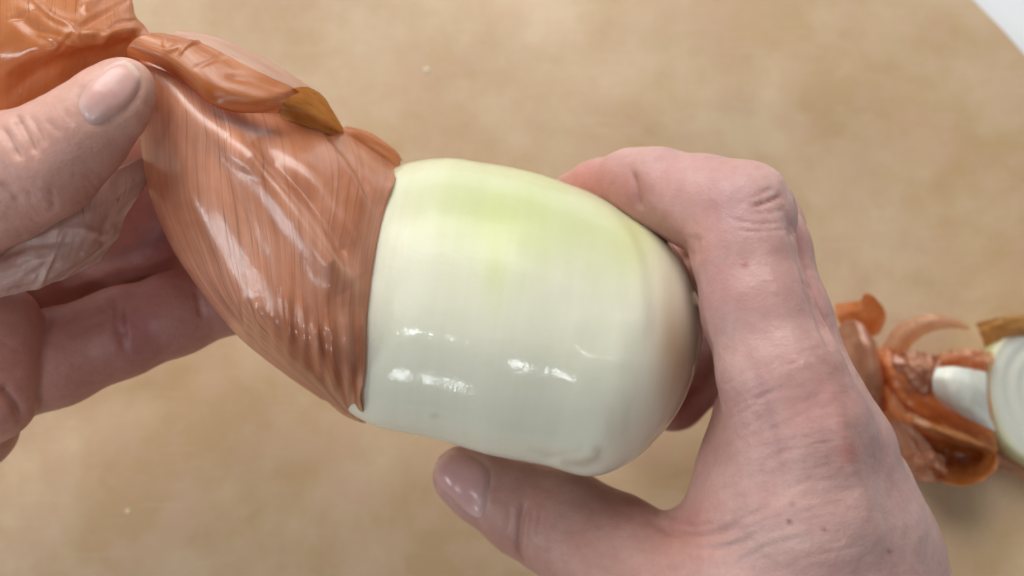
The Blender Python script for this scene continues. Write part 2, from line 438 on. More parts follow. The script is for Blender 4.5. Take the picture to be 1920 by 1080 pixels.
def board():
    c0 = P(1830, 0, 0); c1 = P(1920, 95, 0)
    # corner of radius 13 through both points, bulging up and right
    r = 22.0; mid = (c0+c1)/2; d = c1-c0; Ld = np.linalg.norm(d[:2]); nrm = np.array([-d[1], d[0]])/Ld
    if nrm[0] > 0: nrm = -nrm
    cc = mid[:2]+nrm*math.sqrt(r*r-(Ld/2)**2)
    xr, yt = cc[0]+r, cc[1]+r; xl, yb = xr-56, yt-56
    out = []
    for cx, cy, a0 in ((xr-r, yt-r, 0), (xl+r, yt-r, 90), (xl+r, yb+r, 180), (xr-r, yb+r, 270)):
        for i in range(33):
            a = math.radians(a0+90*i/32); out.append((cx+r*math.cos(a), cy+r*math.sin(a), math.cos(a), math.sin(a)))
    prof = [(-0.16, 0.0), (-0.07, -0.02), (-0.02, -0.07), (0, -0.16), (0, -1.6), (-0.15, -1.8)]
    n = len(out); V = [(x+nx*o_, y+ny*o_, z) for o_, z in prof for x, y, nx, ny in out]; F = []
    for k in range(len(prof)-1):
        for i in range(n): j = (i+1) % n; F.append((k*n+i, (k+1)*n+i, (k+1)*n+j, k*n+j))
    F.append(tuple(range(n))); F.append(tuple(range((len(prof)-1)*n, len(prof)*n))[::-1])
    o = build("cutting_board", V, F, BOARD, smooth=False)
    for p in o.data.polygons: p.use_smooth = len(p.vertices) == 4
    tag(o, "tan wooden cutting board with rounded corner under the hands and onion", "cutting board")
board()
def counter():
    m, nt, b = mat("white_countertop")
    f = noise(nt, mapped(nt, "Object", (1, 1, 1)), 60, 4)
    L(nt, mix(nt, f, (0.78, 0.82, 0.86), (0.84, 0.87, 0.90)), b.inputs["Base Color"]); b.inputs["Roughness"].default_value = 0.35
    V = [(-90, -70, -1.8), (90, -70, -1.8), (90, 70, -1.8), (-90, 70, -1.8)]
    o = build("countertop", V, [(0, 1, 2, 3)], m, smooth=False); tag(o, kind='structure')
counter()

# ------------------------------------------------------------------ the peeled onion
ONION_H = 8.0
st = [((640, 480), (625, 590)), ((662, 392), (632, 700)), ((700, 340), (655, 765)), ((752, 313), (692, 790)), ((800, 304), (722, 800)), ((855, 300), (775, 812)), ((905, 306), (842, 829)), ((975, 321), (897, 843)),
      ((1045, 341), (950, 855)), ((1130, 371), (1015, 869)), ((1195, 408), (1098, 889)), ((1243, 446), (1168, 868)), ((1280, 490), (1218, 830)),
      ((1304, 550), (1262, 778)), ((1315, 612), (1295, 712)), ((1316, 645), (1311, 672))]
def onion():
    T = catmull([s[0] for s in st], 150); B = catmull([s[1] for s in st], 150); nr = 180
    V = []; uv = []
    for i in range(150):
        a, b = P(T[i][0], T[i][1], ONION_H), P(B[i][0], B[i][1], ONION_H)
        c = (a+b)/2; u = (a-b)/2; r = np.linalg.norm(u)
        # fuller towards the viewer: the third axis
        for k in range(nr):
            t = 2*math.pi*k/nr
            rr = 1+0.0035*math.sin(5*t+0.4)+0.002*math.sin(11*t+1)
            V.append(c+u*math.cos(t)*rr+RZ*r*math.sin(t)*(1.0-0.42*(i/149-0.52)**2)*rr); uv.append((i/149.0, k/nr))
    V = np.array(V)
    ax = np.array([u_[0] for u_ in uv])
    ctr = np.repeat(V.reshape(150, nr, 3).mean(1), nr, 0)
    d = V-ctr; f = 0.006*np.sin(ax*27+0.6)+0.005*hashnoise(np.stack([ax*9, np.sin(np.array([u_[1] for u_ in uv])*6.283), np.cos(np.array([u_[1] for u_ in uv])*6.283)], 1), 1.2, 2)
    V = ctr+d*(1+f[:, None])
    idx = np.arange(150*nr).reshape(150, nr); F = []
    F = np.stack([idx[:-1, :], idx[1:, :], np.roll(idx[1:, :], -1, 1), np.roll(idx[:-1, :], -1, 1)], -1).reshape(-1, 4)
    e = len(V); V = np.vstack([V, V[:nr].mean(0), V[-nr:].mean(0)]); uv += [(0, 0), (1, 0)]
    caps = np.array([[idx[0, k], idx[0, (k+1) % nr], e, e] for k in range(nr)])
    caps2 = np.array([[idx[-1, (k+1) % nr], idx[-1, k], e+1, e+1] for k in range(nr)])
    Fl = [tuple(f) for f in F]+[tuple(c[:3]) for c in caps]+[tuple(c[:3]) for c in caps2]
    n = vnormals(V, F)
    if ((V[:150*nr]-ctr)*n[:150*nr]).sum() < 0: Fl = [f[::-1] for f in Fl]; F = F[:, ::-1]
    V = relief(V, F, [([(1100, 355), (1165, 420), (1195, 520), (1205, 640)], 14, 0.022), ([(1120, 352), (1200, 450), (1228, 560), (1225, 660)], 12, -0.018),
                      ([(1010, 862), (1060, 856), (1110, 850)], 7, -0.02),
                      ([(1090, 560), (1085, 690), (1075, 800)], 40, 0.040), ([(1170, 580), (1165, 640), (1155, 700)], 34, 0.035)])
    px, py = PROJ(V)
    C = np.tile(np.array([0.745, 0.73, 0.60]), (len(V), 1))
    h2 = hashnoise(np.stack([px/30, py/200, py*0], 1), 1.0, 4); h3 = hashnoise(np.stack([px/70, py/120, py*0], 1), 1.0, 8)
    def blend(f, c):
        nonlocal C
        f = np.clip(f, 0, 1)[:, None]; C = C*(1-f)+np.array(c)*f
    yy = py-(px-950)*0.16
    blend(0.95*np.exp(-(np.clip(yy-340, 0, None)/(150+45*h2))**2)*np.exp(-((px-960)/330)**2)*(0.82+0.3*h3), (0.60, 0.63, 0.37))
    blend(0.8*np.exp(-((yy-415)/(62+14*h2))**2)*np.exp(-((px-985)/150)**2)*(0.85+0.35*h3), (0.56, 0.62, 0.27))
    blend(0.6*np.exp(-((px-1190)/42)**2-((py-445)/75)**2), (0.60, 0.62, 0.28))
    blend(0.45*np.exp(-((px-930)/26)**2-((py-500)/80)**2), (0.60, 0.67, 0.28))
    blend(0.92*np.exp(-((px-1272)/48)**2-((py-660)/140)**2), (0.50, 0.34, 0.22))  # brown inner layer, deepened with the hand's shade painted in
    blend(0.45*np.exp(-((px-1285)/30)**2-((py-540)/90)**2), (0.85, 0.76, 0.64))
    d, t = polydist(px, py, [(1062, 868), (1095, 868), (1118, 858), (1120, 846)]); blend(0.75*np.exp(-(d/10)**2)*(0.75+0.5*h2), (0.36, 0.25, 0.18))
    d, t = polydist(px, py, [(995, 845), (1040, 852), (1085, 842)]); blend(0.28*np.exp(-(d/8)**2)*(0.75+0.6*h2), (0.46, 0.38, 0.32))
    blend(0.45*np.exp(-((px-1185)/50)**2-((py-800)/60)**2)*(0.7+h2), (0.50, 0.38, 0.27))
    blend(0.5*np.exp(-((px-815)/7)**2-((py-780)/5)**2), (0.5, 0.45, 0.28))
    root = empty("onion", P(960, 590, 5.0), "large white onion half peeled, held above the board between both hands", "onion")
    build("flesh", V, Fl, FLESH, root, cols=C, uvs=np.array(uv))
    return root, V, F
ONION, OV, OF = onion()
OT = bvh(OV, OF)
def on(px, py, lift=0.05):
    p, n = hit(OT, px, py)
    if p is None: return P(px, py, ONION_H)
    return p+n*lift

# skin still attached to the onion, drawn off to the left
def skins():
    root = ONION
    A = [
     [(285, 60, 9.6), (262, 85, 10.8), (300, 80, 10.6), (375, 112, 10.2), (450, 160, 9.6), (545, 195, 9.2), (646, 240, 8.6), (752, 316, 8.1)],
     [(300, 160, 9.2), (258, 165, 10.6), (318, 172, 11.2), (400, 232, 11.4), (480, 268, 11.3), (580, 294, 10.9), (668, 316, 10.2), on(742, 345)],
     [(300, 250, 8.6), (262, 250, 10.0), (322, 262, 11.0), (402, 308, 11.4), (490, 345, 11.5), (584, 376, 11.4), (662, 390, 10.9), on(723, 398)],
     [(305, 330, 8.1), (274, 340, 9.5), (330, 362, 10.7), (412, 400, 11.3), (502, 430, 11.5), (590, 458, 11.5), (654, 472, 11.2), on(706, 480)],
     [(336, 410, 7.8), (305, 430, 9.2), (360, 455, 10.4), (432, 490, 11.0), (512, 528, 11.4), (590, 558, 11.4), (648, 570, 11.15), on(694, 566)],
     [(384, 496, 7.5), (353, 513, 8.9), (402, 545, 10.1), (462, 580, 10.7), (532, 618, 11.1), (602, 648, 11.1), (650, 658, 10.9), on(687, 650)],
     [(470, 600, 7.2), (441, 624, 8.5), (480, 643, 9.4), (526, 665, 10.0), (576, 692, 10.3), (626, 712, 10.3), (660, 722, 10.1), on(684, 722)],
     [(545, 672, 7.2), (530, 697, 8.0), (558, 710, 8.5), (588, 724, 8.9), (616, 740, 9.1), (642, 754, 9.2), (664, 763, 9.2), on(684, 760)],
     [(600, 728, 7.2), (598, 745, 7.9), (614, 753, 8.1), (632, 763, 8.25), (648, 772, 8.3), (662, 781, 8.3), (674, 788, 8.25), (686, 794, 8.2)]]
    for r in A[:]:
        c = r[-1]
    rid = [([(428, 255), (500, 335), (570, 430), (650, 545)], 27, 0.22), ([(475, 262), (565, 352), (628, 435), (672, 515)], 20, -0.20),
           ([(360, 200), (420, 330), (470, 440), (520, 540)], 22, -0.07), ([(330, 250), (370, 380), (430, 500), (500, 600)], 16, 0.05),
           ([(560, 235), (640, 300), (690, 400)], 15, 0.05), ([(600, 235), (668, 320), (700, 390)], 8, -0.05)]
    rng = random.Random(3)
    for x in range(460, 684, 27):
        y0 = 560+rng.uniform(-30, 40); y1 = 690+(x-520)*0.55
        rid.append(([(x-4, y0), (x+3, (y0+y1)/2), (x+5, y1)], 9, 0.065*rng.uniform(0.6, 1.2)))
    for k in range(5):
        x = rng.uniform(560, 690); y = rng.uniform(230, 520)
        rid.append(([(x, y), (x+rng.uniform(5, 30), y+rng.uniform(50, 110))], rng.uniform(4, 8), rng.uniform(-0.02, 0.015)))
    uu, vv = np.meshgrid(np.linspace(0, 1, 440), np.linspace(0, 1, 230)); uu, vv = uu.ravel(), vv.ravel()
    q = np.stack([uu*75, vv*3.0, uu*0], 1); fib = hashnoise(q, 1, 3, 2); q = np.stack([uu*16, vv*1.6, uu*0], 1); band = hashnoise(q, 1, 6, 3)
    low = np.clip((vv-0.52)/0.25, 0, 1)*np.clip((uu-0.3)/0.3, 0, 1)
    k = 1+0.12*fib+0.08*band; C = np.stack([k, k**1.5, k**1.8], 1)
    C *= 1-low[:, None]*np.array([0.22, 0.42, 0.56])*(0.75+0.8*np.sin(uu*44+band*2))[:, None].clip(0, 1.4)
    pinkish = np.exp(-((vv-0.25)/0.3)**2)[:, None]; C *= 1+pinkish*np.array([0.04, 0.10, 0.18])
    C *= 1-np.clip(1-vv/0.10, 0, 1)[:, None]*np.array([0.0, 0.30, 0.55])*np.clip(1.2-uu*1.6, 0, 1)[:, None]
    for _ in range(60):
        u0, v0, l, wd, am = rng.random(), rng.uniform(-0.2, 0.7), rng.uniform(0.2, 0.8), rng.uniform(0.0012, 0.0026), rng.uniform(0.12, 0.5)
        a1, f1, p1 = rng.uniform(0.002, 0.012), rng.uniform(4, 12), rng.uniform(0, 6)
        f = am*np.exp(-((uu-u0-a1*np.sin(vv*f1+p1)-rng.uniform(-0.03, 0.03)*vv)/wd)**2)*np.clip(np.minimum(vv-v0, v0+l-vv)*9, 0, 1)
        C *= 1-f[:, None]*np.array([0.55, 0.75, 0.85])
    C *= 1-np.exp(-((uu-1)/0.012)**2)[:, None]*np.array([0.25, 0.4, 0.5])
    sk = sheet("outer_skin", A, PEEL, root, n=(440, 230), lines=rid, rough=0.006, seed=2, thick=0.010, rag=0.10, ragsides='r', cols=np.clip(C, 0, 1.5))
    # orange flap folded over the top edge
    B = [
     [(238, 104, 10.9), (240, 88, 11.3), (258, 70, 11.4), (286, 62, 11.3), (310, 62, 11.1)],
     [(296, 124, 11.0), (304, 108, 11.45), (326, 92, 11.5), (350, 82, 11.4), (372, 78, 11.2)],
     [(345, 154, 11.1), (354, 142, 11.55), (370, 124, 11.6), (394, 106, 11.45), (420, 100, 11.2)],
     [(390, 192, 11.3), (395, 186, 11.55), (410, 162, 11.68), (436, 140, 11.5), (464, 124, 11.25)],
     [(438, 210, 11.2), (443, 205, 11.42), (456, 180, 11.58), (482, 158, 11.4), (508, 145, 11.1)],
     [(488, 212, 11.0), (493, 207, 11.24), (503, 187, 11.40), (524, 172, 11.2), (546, 162, 10.9)],
     [(522, 210, 10.7), (526, 206, 10.9), (532, 192, 11.05), (546, 181, 10.9), (562, 173, 10.7)]]
    sheet("folded_flap", B, PEEL_O, root, n=(120, 150), rough=0.008, seed=5, thick=0.006, rag=0.12, ragsides='l',
          lines=[([(300, 100), (345, 85), (372, 78)], 5, 0.035), ([(335, 105), (350, 88), (380, 76)], 3, 0.04), ([(420, 142), (480, 152), (540, 168)], 8, -0.04), ([(360, 130), (400, 112), (430, 100)], 5, -0.02), ([(310, 70), (309, 90)], 4, 0.03)])
    # paler outer layer along the top edge, behind the flap
    B2 = [[(296, 110, 10.7), (306, 84, 10.9), (322, 62, 10.7), (336, 55, 10.3), (342, 58, 9.6)], [(352, 128, 10.8), (368, 102, 10.95), (388, 78, 10.6), (405, 69, 10.1), (410, 74, 9.3)],
          [(416, 160, 10.7), (430, 128, 10.8), (450, 105, 10.4), (468, 97, 9.9), (472, 102, 9.1)], [(474, 180, 10.4), (488, 152, 10.5), (506, 134, 10.1), (524, 127, 9.6), (528, 132, 8.9)],
          [(528, 200, 9.9), (540, 178, 10.0), (556, 164, 9.7), (574, 159, 9.3), (578, 164, 8.7)], [(574, 215, 9.3), (584, 200, 9.5), (594, 188, 9.4), (608, 188, 9.0), (608, 194, 8.5)]]
    sheet("pale_layer", B2, PEEL_P2, root, n=(60, 110), rough=0.03, seed=15, rag=0.3, ragsides='r')
    # brown curled piece
    Cc = [
     [(526, 222, 10.0), (525, 200, 9.9), (526, 182, 10.3), (534, 170, 10.9)],
     [(556, 230, 10.0), (556, 205, 9.8), (562, 180, 10.3), (572, 163, 10.9)],
     [(588, 240, 9.9), (588, 218, 9.6), (596, 196, 10.1), (603, 178, 10.6)],
     [(618, 250, 9.5), (618, 236, 9.2), (620, 218, 9.6), (622, 206, 10.0)],
     [(648, 262, 9.0), (646, 256, 8.9), (644, 246, 9.0), (643, 240, 9.2)]]
    sheet("curled_edge", Cc, PEEL_B, root, n=(70, 80), rough=0.02, seed=6, rag=0.3, ragsides='lr')
    D = [[(640, 250, 8.9), (646, 238, 8.8), (652, 236, 8.4)], [(668, 266, 8.8), (676, 248, 8.7), (684, 244, 8.3)],
         [(700, 288, 8.6), (708, 264, 8.5), (716, 262, 8.1)], [(728, 306, 8.4), (738, 282, 8.3), (744, 284, 7.9)], [(750, 318, 8.2), (752, 300, 8.1), (756, 302, 7.8)]]
    sheet("torn_strip", D, PEEL_O, root, n=(40, 60), rough=0.03, seed=8, rag=0.6, ragsides='r')
    # pale edge curled out at the bottom tip
    E_ = [[(580, 722, 8.0), (584, 716, 8.1), (592, 722, 8.1)], [(612, 752, 8.0), (618, 742, 8.2), (626, 748, 8.2)],
          [(640, 776, 7.9), (646, 764, 8.3), (652, 770, 8.35)], [(664, 788, 7.9), (668, 778, 8.3), (676, 782, 8.4)], [(682, 794, 8.0), (684, 788, 8.2), (687, 790, 8.2)]]
    sheet("pale_rim", E_, PEEL_P, root, n=(24, 60), rough=0.02, seed=9, rag=0.4, ragsides='l')
    # big loose mass of skin at the top left
    M = [
     [(-170, -140, 8.5), (-60, -130, 9.5), (60, -110, 10.0), (150, -100, 10.0), (225, -90, 9.4), (235, -90, 8.6)],
     [(-170, -50, 9.6), (-60, -45, 10.6), (50, -35, 11.1), (145, -25, 11.0), (235, -18, 10.2), (244, -14, 9.2)],
     [(-170, 30, 10.0), (-60, 30, 11.0), (45, 30, 11.6), (140, 35, 11.6), (240, 22, 10.7), (254, 24, 9.6)],
     [(-170, 110, 10.0), (-60, 105, 11.0), (40, 95, 11.5), (140, 72, 11.8), (240, 62, 11.1), (271, 52, 10.2)],
     [(-170, 180, 9.8), (-60, 165, 10.5), (30, 150, 10.8), (130, 120, 11.0), (215, 85, 10.9), (280, 82, 10.6)],
     [(-170, 250, 9.2), (-60, 240, 9.8), (30, 225, 10.0), (120, 190, 10.2), (200, 140, 10.3), (262, 118, 10.3)],
     [(-170, 300, 8.6), (-60, 300, 9.2), (40, 290, 9.4), (130, 260, 9.6), (210, 200, 9.8), (268, 160, 9.9)]]
    rid = [([(55, -10), (95, 30), (140, 52)], 4.5, 0.07), ([(140, 52), (150, 75), (178, 78), (200, 70)], 5, 0.07), ([(140, 52), (190, 25), (250, -5)], 4, -0.05), ([(100, 105), (150, 50), (215, 15)], 4, -0.04), ([(60, 60), (110, 75), (175, 90)], 5, 0.05), ([(200, 60), (225, 40), (262, 38)], 3, -0.04), ([(10, 40), (60, 15), (90, -10)], 4, -0.04),
           ([(-10, 150), (60, 95), (130, 80)], 16, 0.08), ([(0, 190), (90, 130), (200, 100)], 16, -0.10), ([(20, 20), (70, 60), (120, 85)], 13, -0.09), ([(180, 78), (215, 60), (262, 52)], 6, 0.06), ([(150, 20), (190, -10)], 10, 0.08)]
    sheet("crumpled_skin", M, PEEL_O, root, n=(150, 150), rough=0.03, seed=11, crump=0.022, lines=rid, rag=0.12, ragsides='r', uvscale=(0.9, 1.0))
    # greyish pale tail hanging below the thumb
    T = [
     [(-150, 400, 9.6), (-20, 400, 10.0), (70, 380, 10.2), (160, 345, 10.3), (285, 285, 9.3)],
     [(-150, 450, 9.9), (-20, 448, 10.3), (70, 425, 10.5), (160, 395, 10.4), (272, 345, 9.2)],
     [(-150, 500, 9.9), (-20, 498, 10.3), (70, 478, 10.5), (160, 445, 10.3), (236, 405, 9.7)],
     [(-150, 540, 9.6), (-20, 535, 10.1), (62, 518, 10.3), (140, 492, 10.1), (222, 440, 9.6)],
     [(-150, 565, 9.2), (-20, 560, 9.7), (50, 545, 9.9), (110, 522, 9.8), (186, 492, 9.5)]]
    sheet("pale_tail", T, PEEL_G, root, n=(120, 90), rough=0.05, seed=13, crump=0.025, rag=0.5, ragsides='b',
          lines=[([(120, 430), (100, 480), (72, 540)], 5, 0.06), ([(0, 480), (60, 460), (150, 450)], 10, -0.05), ([(150, 430), (200, 440), (215, 420)], 9, 0.06), ([(150, 480), (190, 455)], 7, 0.05)])
skins()

# ------------------------------------------------------------------ nails
def nail(name, tree, parent, outline, crown, base_c, tip_c, tip_dir, lift=0.035):
    """outline: closed loop; a thin curved plate lying on the fingertip"""
    O = catmull(outline, 72, closed=True); c = O.mean(0); V = [];
    ns = 16; px = []
    for s in np.linspace(0, 1, ns):
        for p in O: px.append(c+(p-c)*s)
    px = np.array(px); px[:72] = c
    pts = []; nr = []
    for i, p in enumerate(px):
        h_, n_ = hit(tree, p[0], p[1])
        if h_ is None:
            h_, n_ = pts[-1], nr[-1]
        pts.append(h_); nr.append(n_)
    pts = np.array(pts); nr = np.array(nr)
    s = np.repeat(np.linspace(0, 1, ns), 72)
    # smooth the normals over the plate
    mn = nr.mean(0); nr = nr*0.4+mn*0.6; nr /= np.linalg.norm(nr, axis=1)[:, None]
    up = pts+nr*(lift*(1-s**6)+crown*(1-s**2))[:, None]
    idx = np.arange(ns*72).reshape(ns, 72)
    F = np.stack([idx[:-1], idx[1:], np.roll(idx[1:], -1, 1), np.roll(idx[:-1], -1, 1)], -1).reshape(-1, 4)
    F = F[72:] ; F = np.vstack([F, np.stack([np.zeros(72, int), idx[1], np.roll(idx[1], -1), np.roll(idx[1], -1)], -1)[:0]])
    Fl = [tuple(f) for f in F]+[(0, int(idx[1, k]), int(idx[1, (k+1) % 72])) for k in range(72)]
    nn = vnormals(up, F)
    if (nn[72*4:72*8]@RZ).mean() < 0: Fl = [f[::-1] for f in Fl]
    td = np.array(tip_dir, float); td /= np.linalg.norm(td); q = ((px-c)@td); q = q/np.abs(q).max()
    f = 1/(1+np.exp(-(q-0.80)*22)); lun = np.clip(1/(1+np.exp((q+0.62)*14)), 0, 1)*0.55
    C = np.array(base_c)*(1-f[:, None])+np.array(tip_c)*f[:, None]
    C = C*(1-lun[:, None])+np.array([0.66, 0.48, 0.44])*lun[:, None]
    return build(name, up, Fl, NAIL, parent, cols=C)
def groove(outline, wd=5, amp=-0.035):
    O = [tuple(p) for p in catmull(outline, 40, closed=True)]; return (O+O[:2], wd, amp)

# ------------------------------------------------------------------ right hand
def right_hand():
    a, b = P(2050, 1500, 3), P(700, 150, 12)
    Fd = Field((-5, -17, 1.0), (14.0, 5.0, 13.2), 0.055)
    index = [(1075, 362, 7.3, 40), (1120, 358, 7.7, 56), (1185, 352, 8.3, 70), (1230, 358, 8.7, 78), (1320, 382, 9.3, 88), (1378, 402, 9.7, 92)]
    index2 = [(1378, 402, 9.7, 92), (1393, 470, 9.9, 92), (1420, 580, 10.1, 100), (1462, 700, 10.2, 112), (1500, 800, 10.1, 122)]
    mid = [(1230, 600, 4.4, 60), (1330, 470, 5.4, 66), (1425, 428, 7.6, 78), (1432, 470, 8.5, 84), (1462, 600, 8.9, 92), (1520, 740, 9.2, 88), (1566, 850, 9.1, 104)]
    ring = [(1262, 745, 4.6, 64), (1340, 660, 4.9, 70), (1440, 620, 6.0, 74), (1512, 712, 6.8, 78), (1556, 800, 7.6, 82), (1588, 900, 7.9, 98)]
    pinky = [(1390, 840, 4.6, 52), (1440, 790, 4.8, 56), (1530, 800, 5.5, 62), (1590, 870, 6.2, 72), (1610, 960, 6.8, 92)]
    FI = Fd.new(); Fd.chain(FI, index, 0.25); Fd.chain(FI, index2, 0.30)
    Fd.cone(FI, P(1408, 385, 9.75), P(1425, 400, 9.7), W(1408, 385, 9.7, 74), W(1425, 400, 9.7, 66), 0.35)
    FM = Fd.new(); Fd.chain(FM, mid, 0.25)
    FR = Fd.new(); Fd.chain(FR, ring, 0.25)
    FP = Fd.new(); Fd.chain(FP, pinky, 0.25)
    fingers = smin(smin(smin(FI, FM, 0.14), FR, 0.12), FP, 0.12)
    # thumb
    FT = Fd.new()
    Fd.chain(FT, [(868, 893, 6.2, 57), (905, 912, 6.2, 67), (985, 955, 6.3, 85), (1060, 985, 6.6, 97)], 0.25)
    Fd.chain(FT, [(1060, 985, 6.6, 97), (1150, 1040, 7.1, 110), (1260, 1120, 7.6, 136), (1400, 1250, 8.0, 170)], 0.35)
    # palm and the back of the hand
    FB = Fd.new()
    Fd.chain(FB, [(1492, 800, 10.0, 112), (1500, 960, 9.6, 130), (1520, 1200, 9.0, 150), (1540, 1500, 8.6, 165)], 0.8)
    Fd.chain(FB, [(1562, 850, 9.1, 106), (1594, 1000, 8.8, 120), (1600, 1200, 8.5, 150), (1600, 1500, 8.2, 165)], 0.8)
    Fd.chain(FB, [(1598, 930, 7.9, 102), (1630, 1050, 7.8, 118), (1640, 1200, 7.7, 140), (1650, 1500, 7.6, 160)], 0.8)
    Fd.chain(FB, [(1480, 850, 9.3, 120), (1420, 1000, 8.7, 100), (1400, 1120, 8.4, 150), (1480, 1350, 8.2, 200)], 0.9)
    Fd.chain(FB, [(1428, 790, 8.6, 92), (1400, 880, 8.2, 78), (1360, 1000, 8.0, 72)], 0.6)
    Fd.chain(FB, [(1600, 1400, 7.5, 190), (1500, 1400, 7.8, 200)], 0.9)
    Fd.chain(FB, [(1545, 1400, 7.4, 215), (1600, 1800, 7.0, 210)], 0.9)
    H = smin(smin(FB, fingers, 0.45), FT, 0.6)
    # the web between thumb and palm
    Fd.chain(H, [(1215, 1050, 7.3, 46), (1290, 1038, 7.7, 50), (1350, 985, 8.1, 56)], 0.6)
    V, F = Fd.mesh(H)
    nl = [(833, 845), (868, 848), (905, 868), (917, 890), (912, 930), (903, 968), (880, 962), (845, 930), (820, 905), (812, 872)]
    rng = random.Random(5)
    ln = [groove(nl, 6, -0.03),
          ([(1186, 318), (1192, 350), (1200, 395)], 7, -0.09), ([(1275, 492), (1298, 474), (1304, 436)], 12, -0.09),
          ([(1410, 388), (1440, 378), (1466, 366)], 4, -0.06), ([(1405, 400), (1440, 400), (1475, 392)], 3, -0.025), ([(1370, 412), (1420, 420), (1470, 418)], 3.5, -0.03),
          ([(1380, 432), (1430, 434), (1480, 428)], 3, -0.03), ([(1425, 362), (1450, 352)], 4, -0.03), ([(1400, 375), (1435, 362), (1455, 358)], 3, -0.02),
          ([(1472, 395), (1500, 470), (1530, 570), (1562, 660)], 9, -0.10),
          ([(1430, 420), (1448, 500), (1476, 610), (1520, 730)], 24, 0.025),
          # tendon to the index knuckle, the knuckle, a faint vein
          ([(1510, 690), (1560, 760), (1590, 850), (1625, 960), (1660, 1070)], 22, 0.10), ([(1555, 640), (1600, 740), (1650, 850)], 20, 0.04),
          ([(1420, 770), (1450, 860), (1440, 960)], 26, -0.05),
          ([(1320, 830), (1300, 890), (1262, 950)], 20, 0.05),
          # thumb joint
          ([(985, 938), (975, 980), (972, 1030), (980, 1056)], 7, -0.10), ([(1000, 950), (992, 1000), (990, 1040)], 4, -0.04), ([(1015, 960), (1004, 1005)], 4, -0.03), ([(958, 950), (950, 1000)], 5, -0.03),
          ([(1215, 975), (1270, 1000), (1340, 1000), (1390, 985)], 8, -0.08), ([(1290, 1030), (1350, 1028), (1420, 1010)], 5, -0.04), ([(1250, 960), (1290, 985), (1350, 980)], 5, -0.04)]
    for k in range(46):       # slanting skin folds over the big knuckle
        x = 1335+rng.uniform(-15, 120); y = 650+k*8.5
        ln.append(([(x, y+55), (x+65, y+22), (x+125+rng.uniform(-40, 50), y)], rng.uniform(2.5, 4.5), -rng.uniform(0.005, 0.015)))
    for k in range(60):
        x = rng.uniform(1330, 1700); y = rng.uniform(450, 1070); l = rng.uniform(18, 60); an = rng.uniform(-0.7, 0.1)
        ln.append(([(x, y), (x+l*math.cos(an), y+l*math.sin(an))], rng.uniform(2.0, 3.5), -rng.uniform(0.005, 0.013)))
    for k in range(40):
        x = rng.uniform(1000, 1400); y = rng.uniform(980, 1080); l = rng.uniform(18, 50); an = rng.uniform(-1.2, 0.2)
        ln.append(([(x, y), (x+l*math.cos(an), y+l*math.sin(an))], rng.uniform(2.0, 3.5), -rng.uniform(0.005, 0.013)))
    V = V+vnormals(V, F)*(0.020*hashnoise(V, 1.6, 3, 3)+0.006*hashnoise(V, 6, 7, 2))[:, None]
    V = relief(V, F, ln)
    red, pur, pale = (0.50, 0.17, 0.13), (0.38, 0.20, 0.22), (0.66, 0.44, 0.39)
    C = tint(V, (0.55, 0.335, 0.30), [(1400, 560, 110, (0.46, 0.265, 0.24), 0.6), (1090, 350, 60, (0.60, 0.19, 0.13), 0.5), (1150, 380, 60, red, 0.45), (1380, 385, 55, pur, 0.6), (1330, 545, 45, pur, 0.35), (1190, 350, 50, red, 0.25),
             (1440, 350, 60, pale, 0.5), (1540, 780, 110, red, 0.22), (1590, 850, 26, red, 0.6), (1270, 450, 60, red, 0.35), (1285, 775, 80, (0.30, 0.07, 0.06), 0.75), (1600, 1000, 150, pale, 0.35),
             (1290, 990, 60, red, 0.25), (930, 1000, 160, (0.36, 0.19, 0.14), 0.65), (1150, 1040, 150, (0.38, 0.20, 0.145), 0.55), (1398, 497, 8, (0.38, 0.12, 0.10), 0.8), (1480, 978, 5, (0.22, 0.08, 0.07), 0.9),  # dark browns on the thumb and its base: soft shade painted in
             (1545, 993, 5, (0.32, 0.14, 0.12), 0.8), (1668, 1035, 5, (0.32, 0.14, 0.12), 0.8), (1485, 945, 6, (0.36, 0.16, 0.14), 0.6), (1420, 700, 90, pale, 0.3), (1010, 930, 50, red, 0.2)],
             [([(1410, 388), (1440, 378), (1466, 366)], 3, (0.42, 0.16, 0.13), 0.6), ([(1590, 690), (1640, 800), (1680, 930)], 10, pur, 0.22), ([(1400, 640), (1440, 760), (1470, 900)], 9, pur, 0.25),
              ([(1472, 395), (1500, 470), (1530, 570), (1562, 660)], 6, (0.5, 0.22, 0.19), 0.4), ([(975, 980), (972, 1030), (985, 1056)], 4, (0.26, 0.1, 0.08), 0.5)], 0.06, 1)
    root = empty("hand", P(1550, 1100, 5.0), "right hand with bent index finger gripping the peeled white end of the onion", "hand")
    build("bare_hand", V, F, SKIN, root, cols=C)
    nail("thumbnail", bvh(V, F), root, nl, 0.035, (0.54, 0.31, 0.29), (0.64, 0.46, 0.42), (-0.75, -0.6))
right_hand()

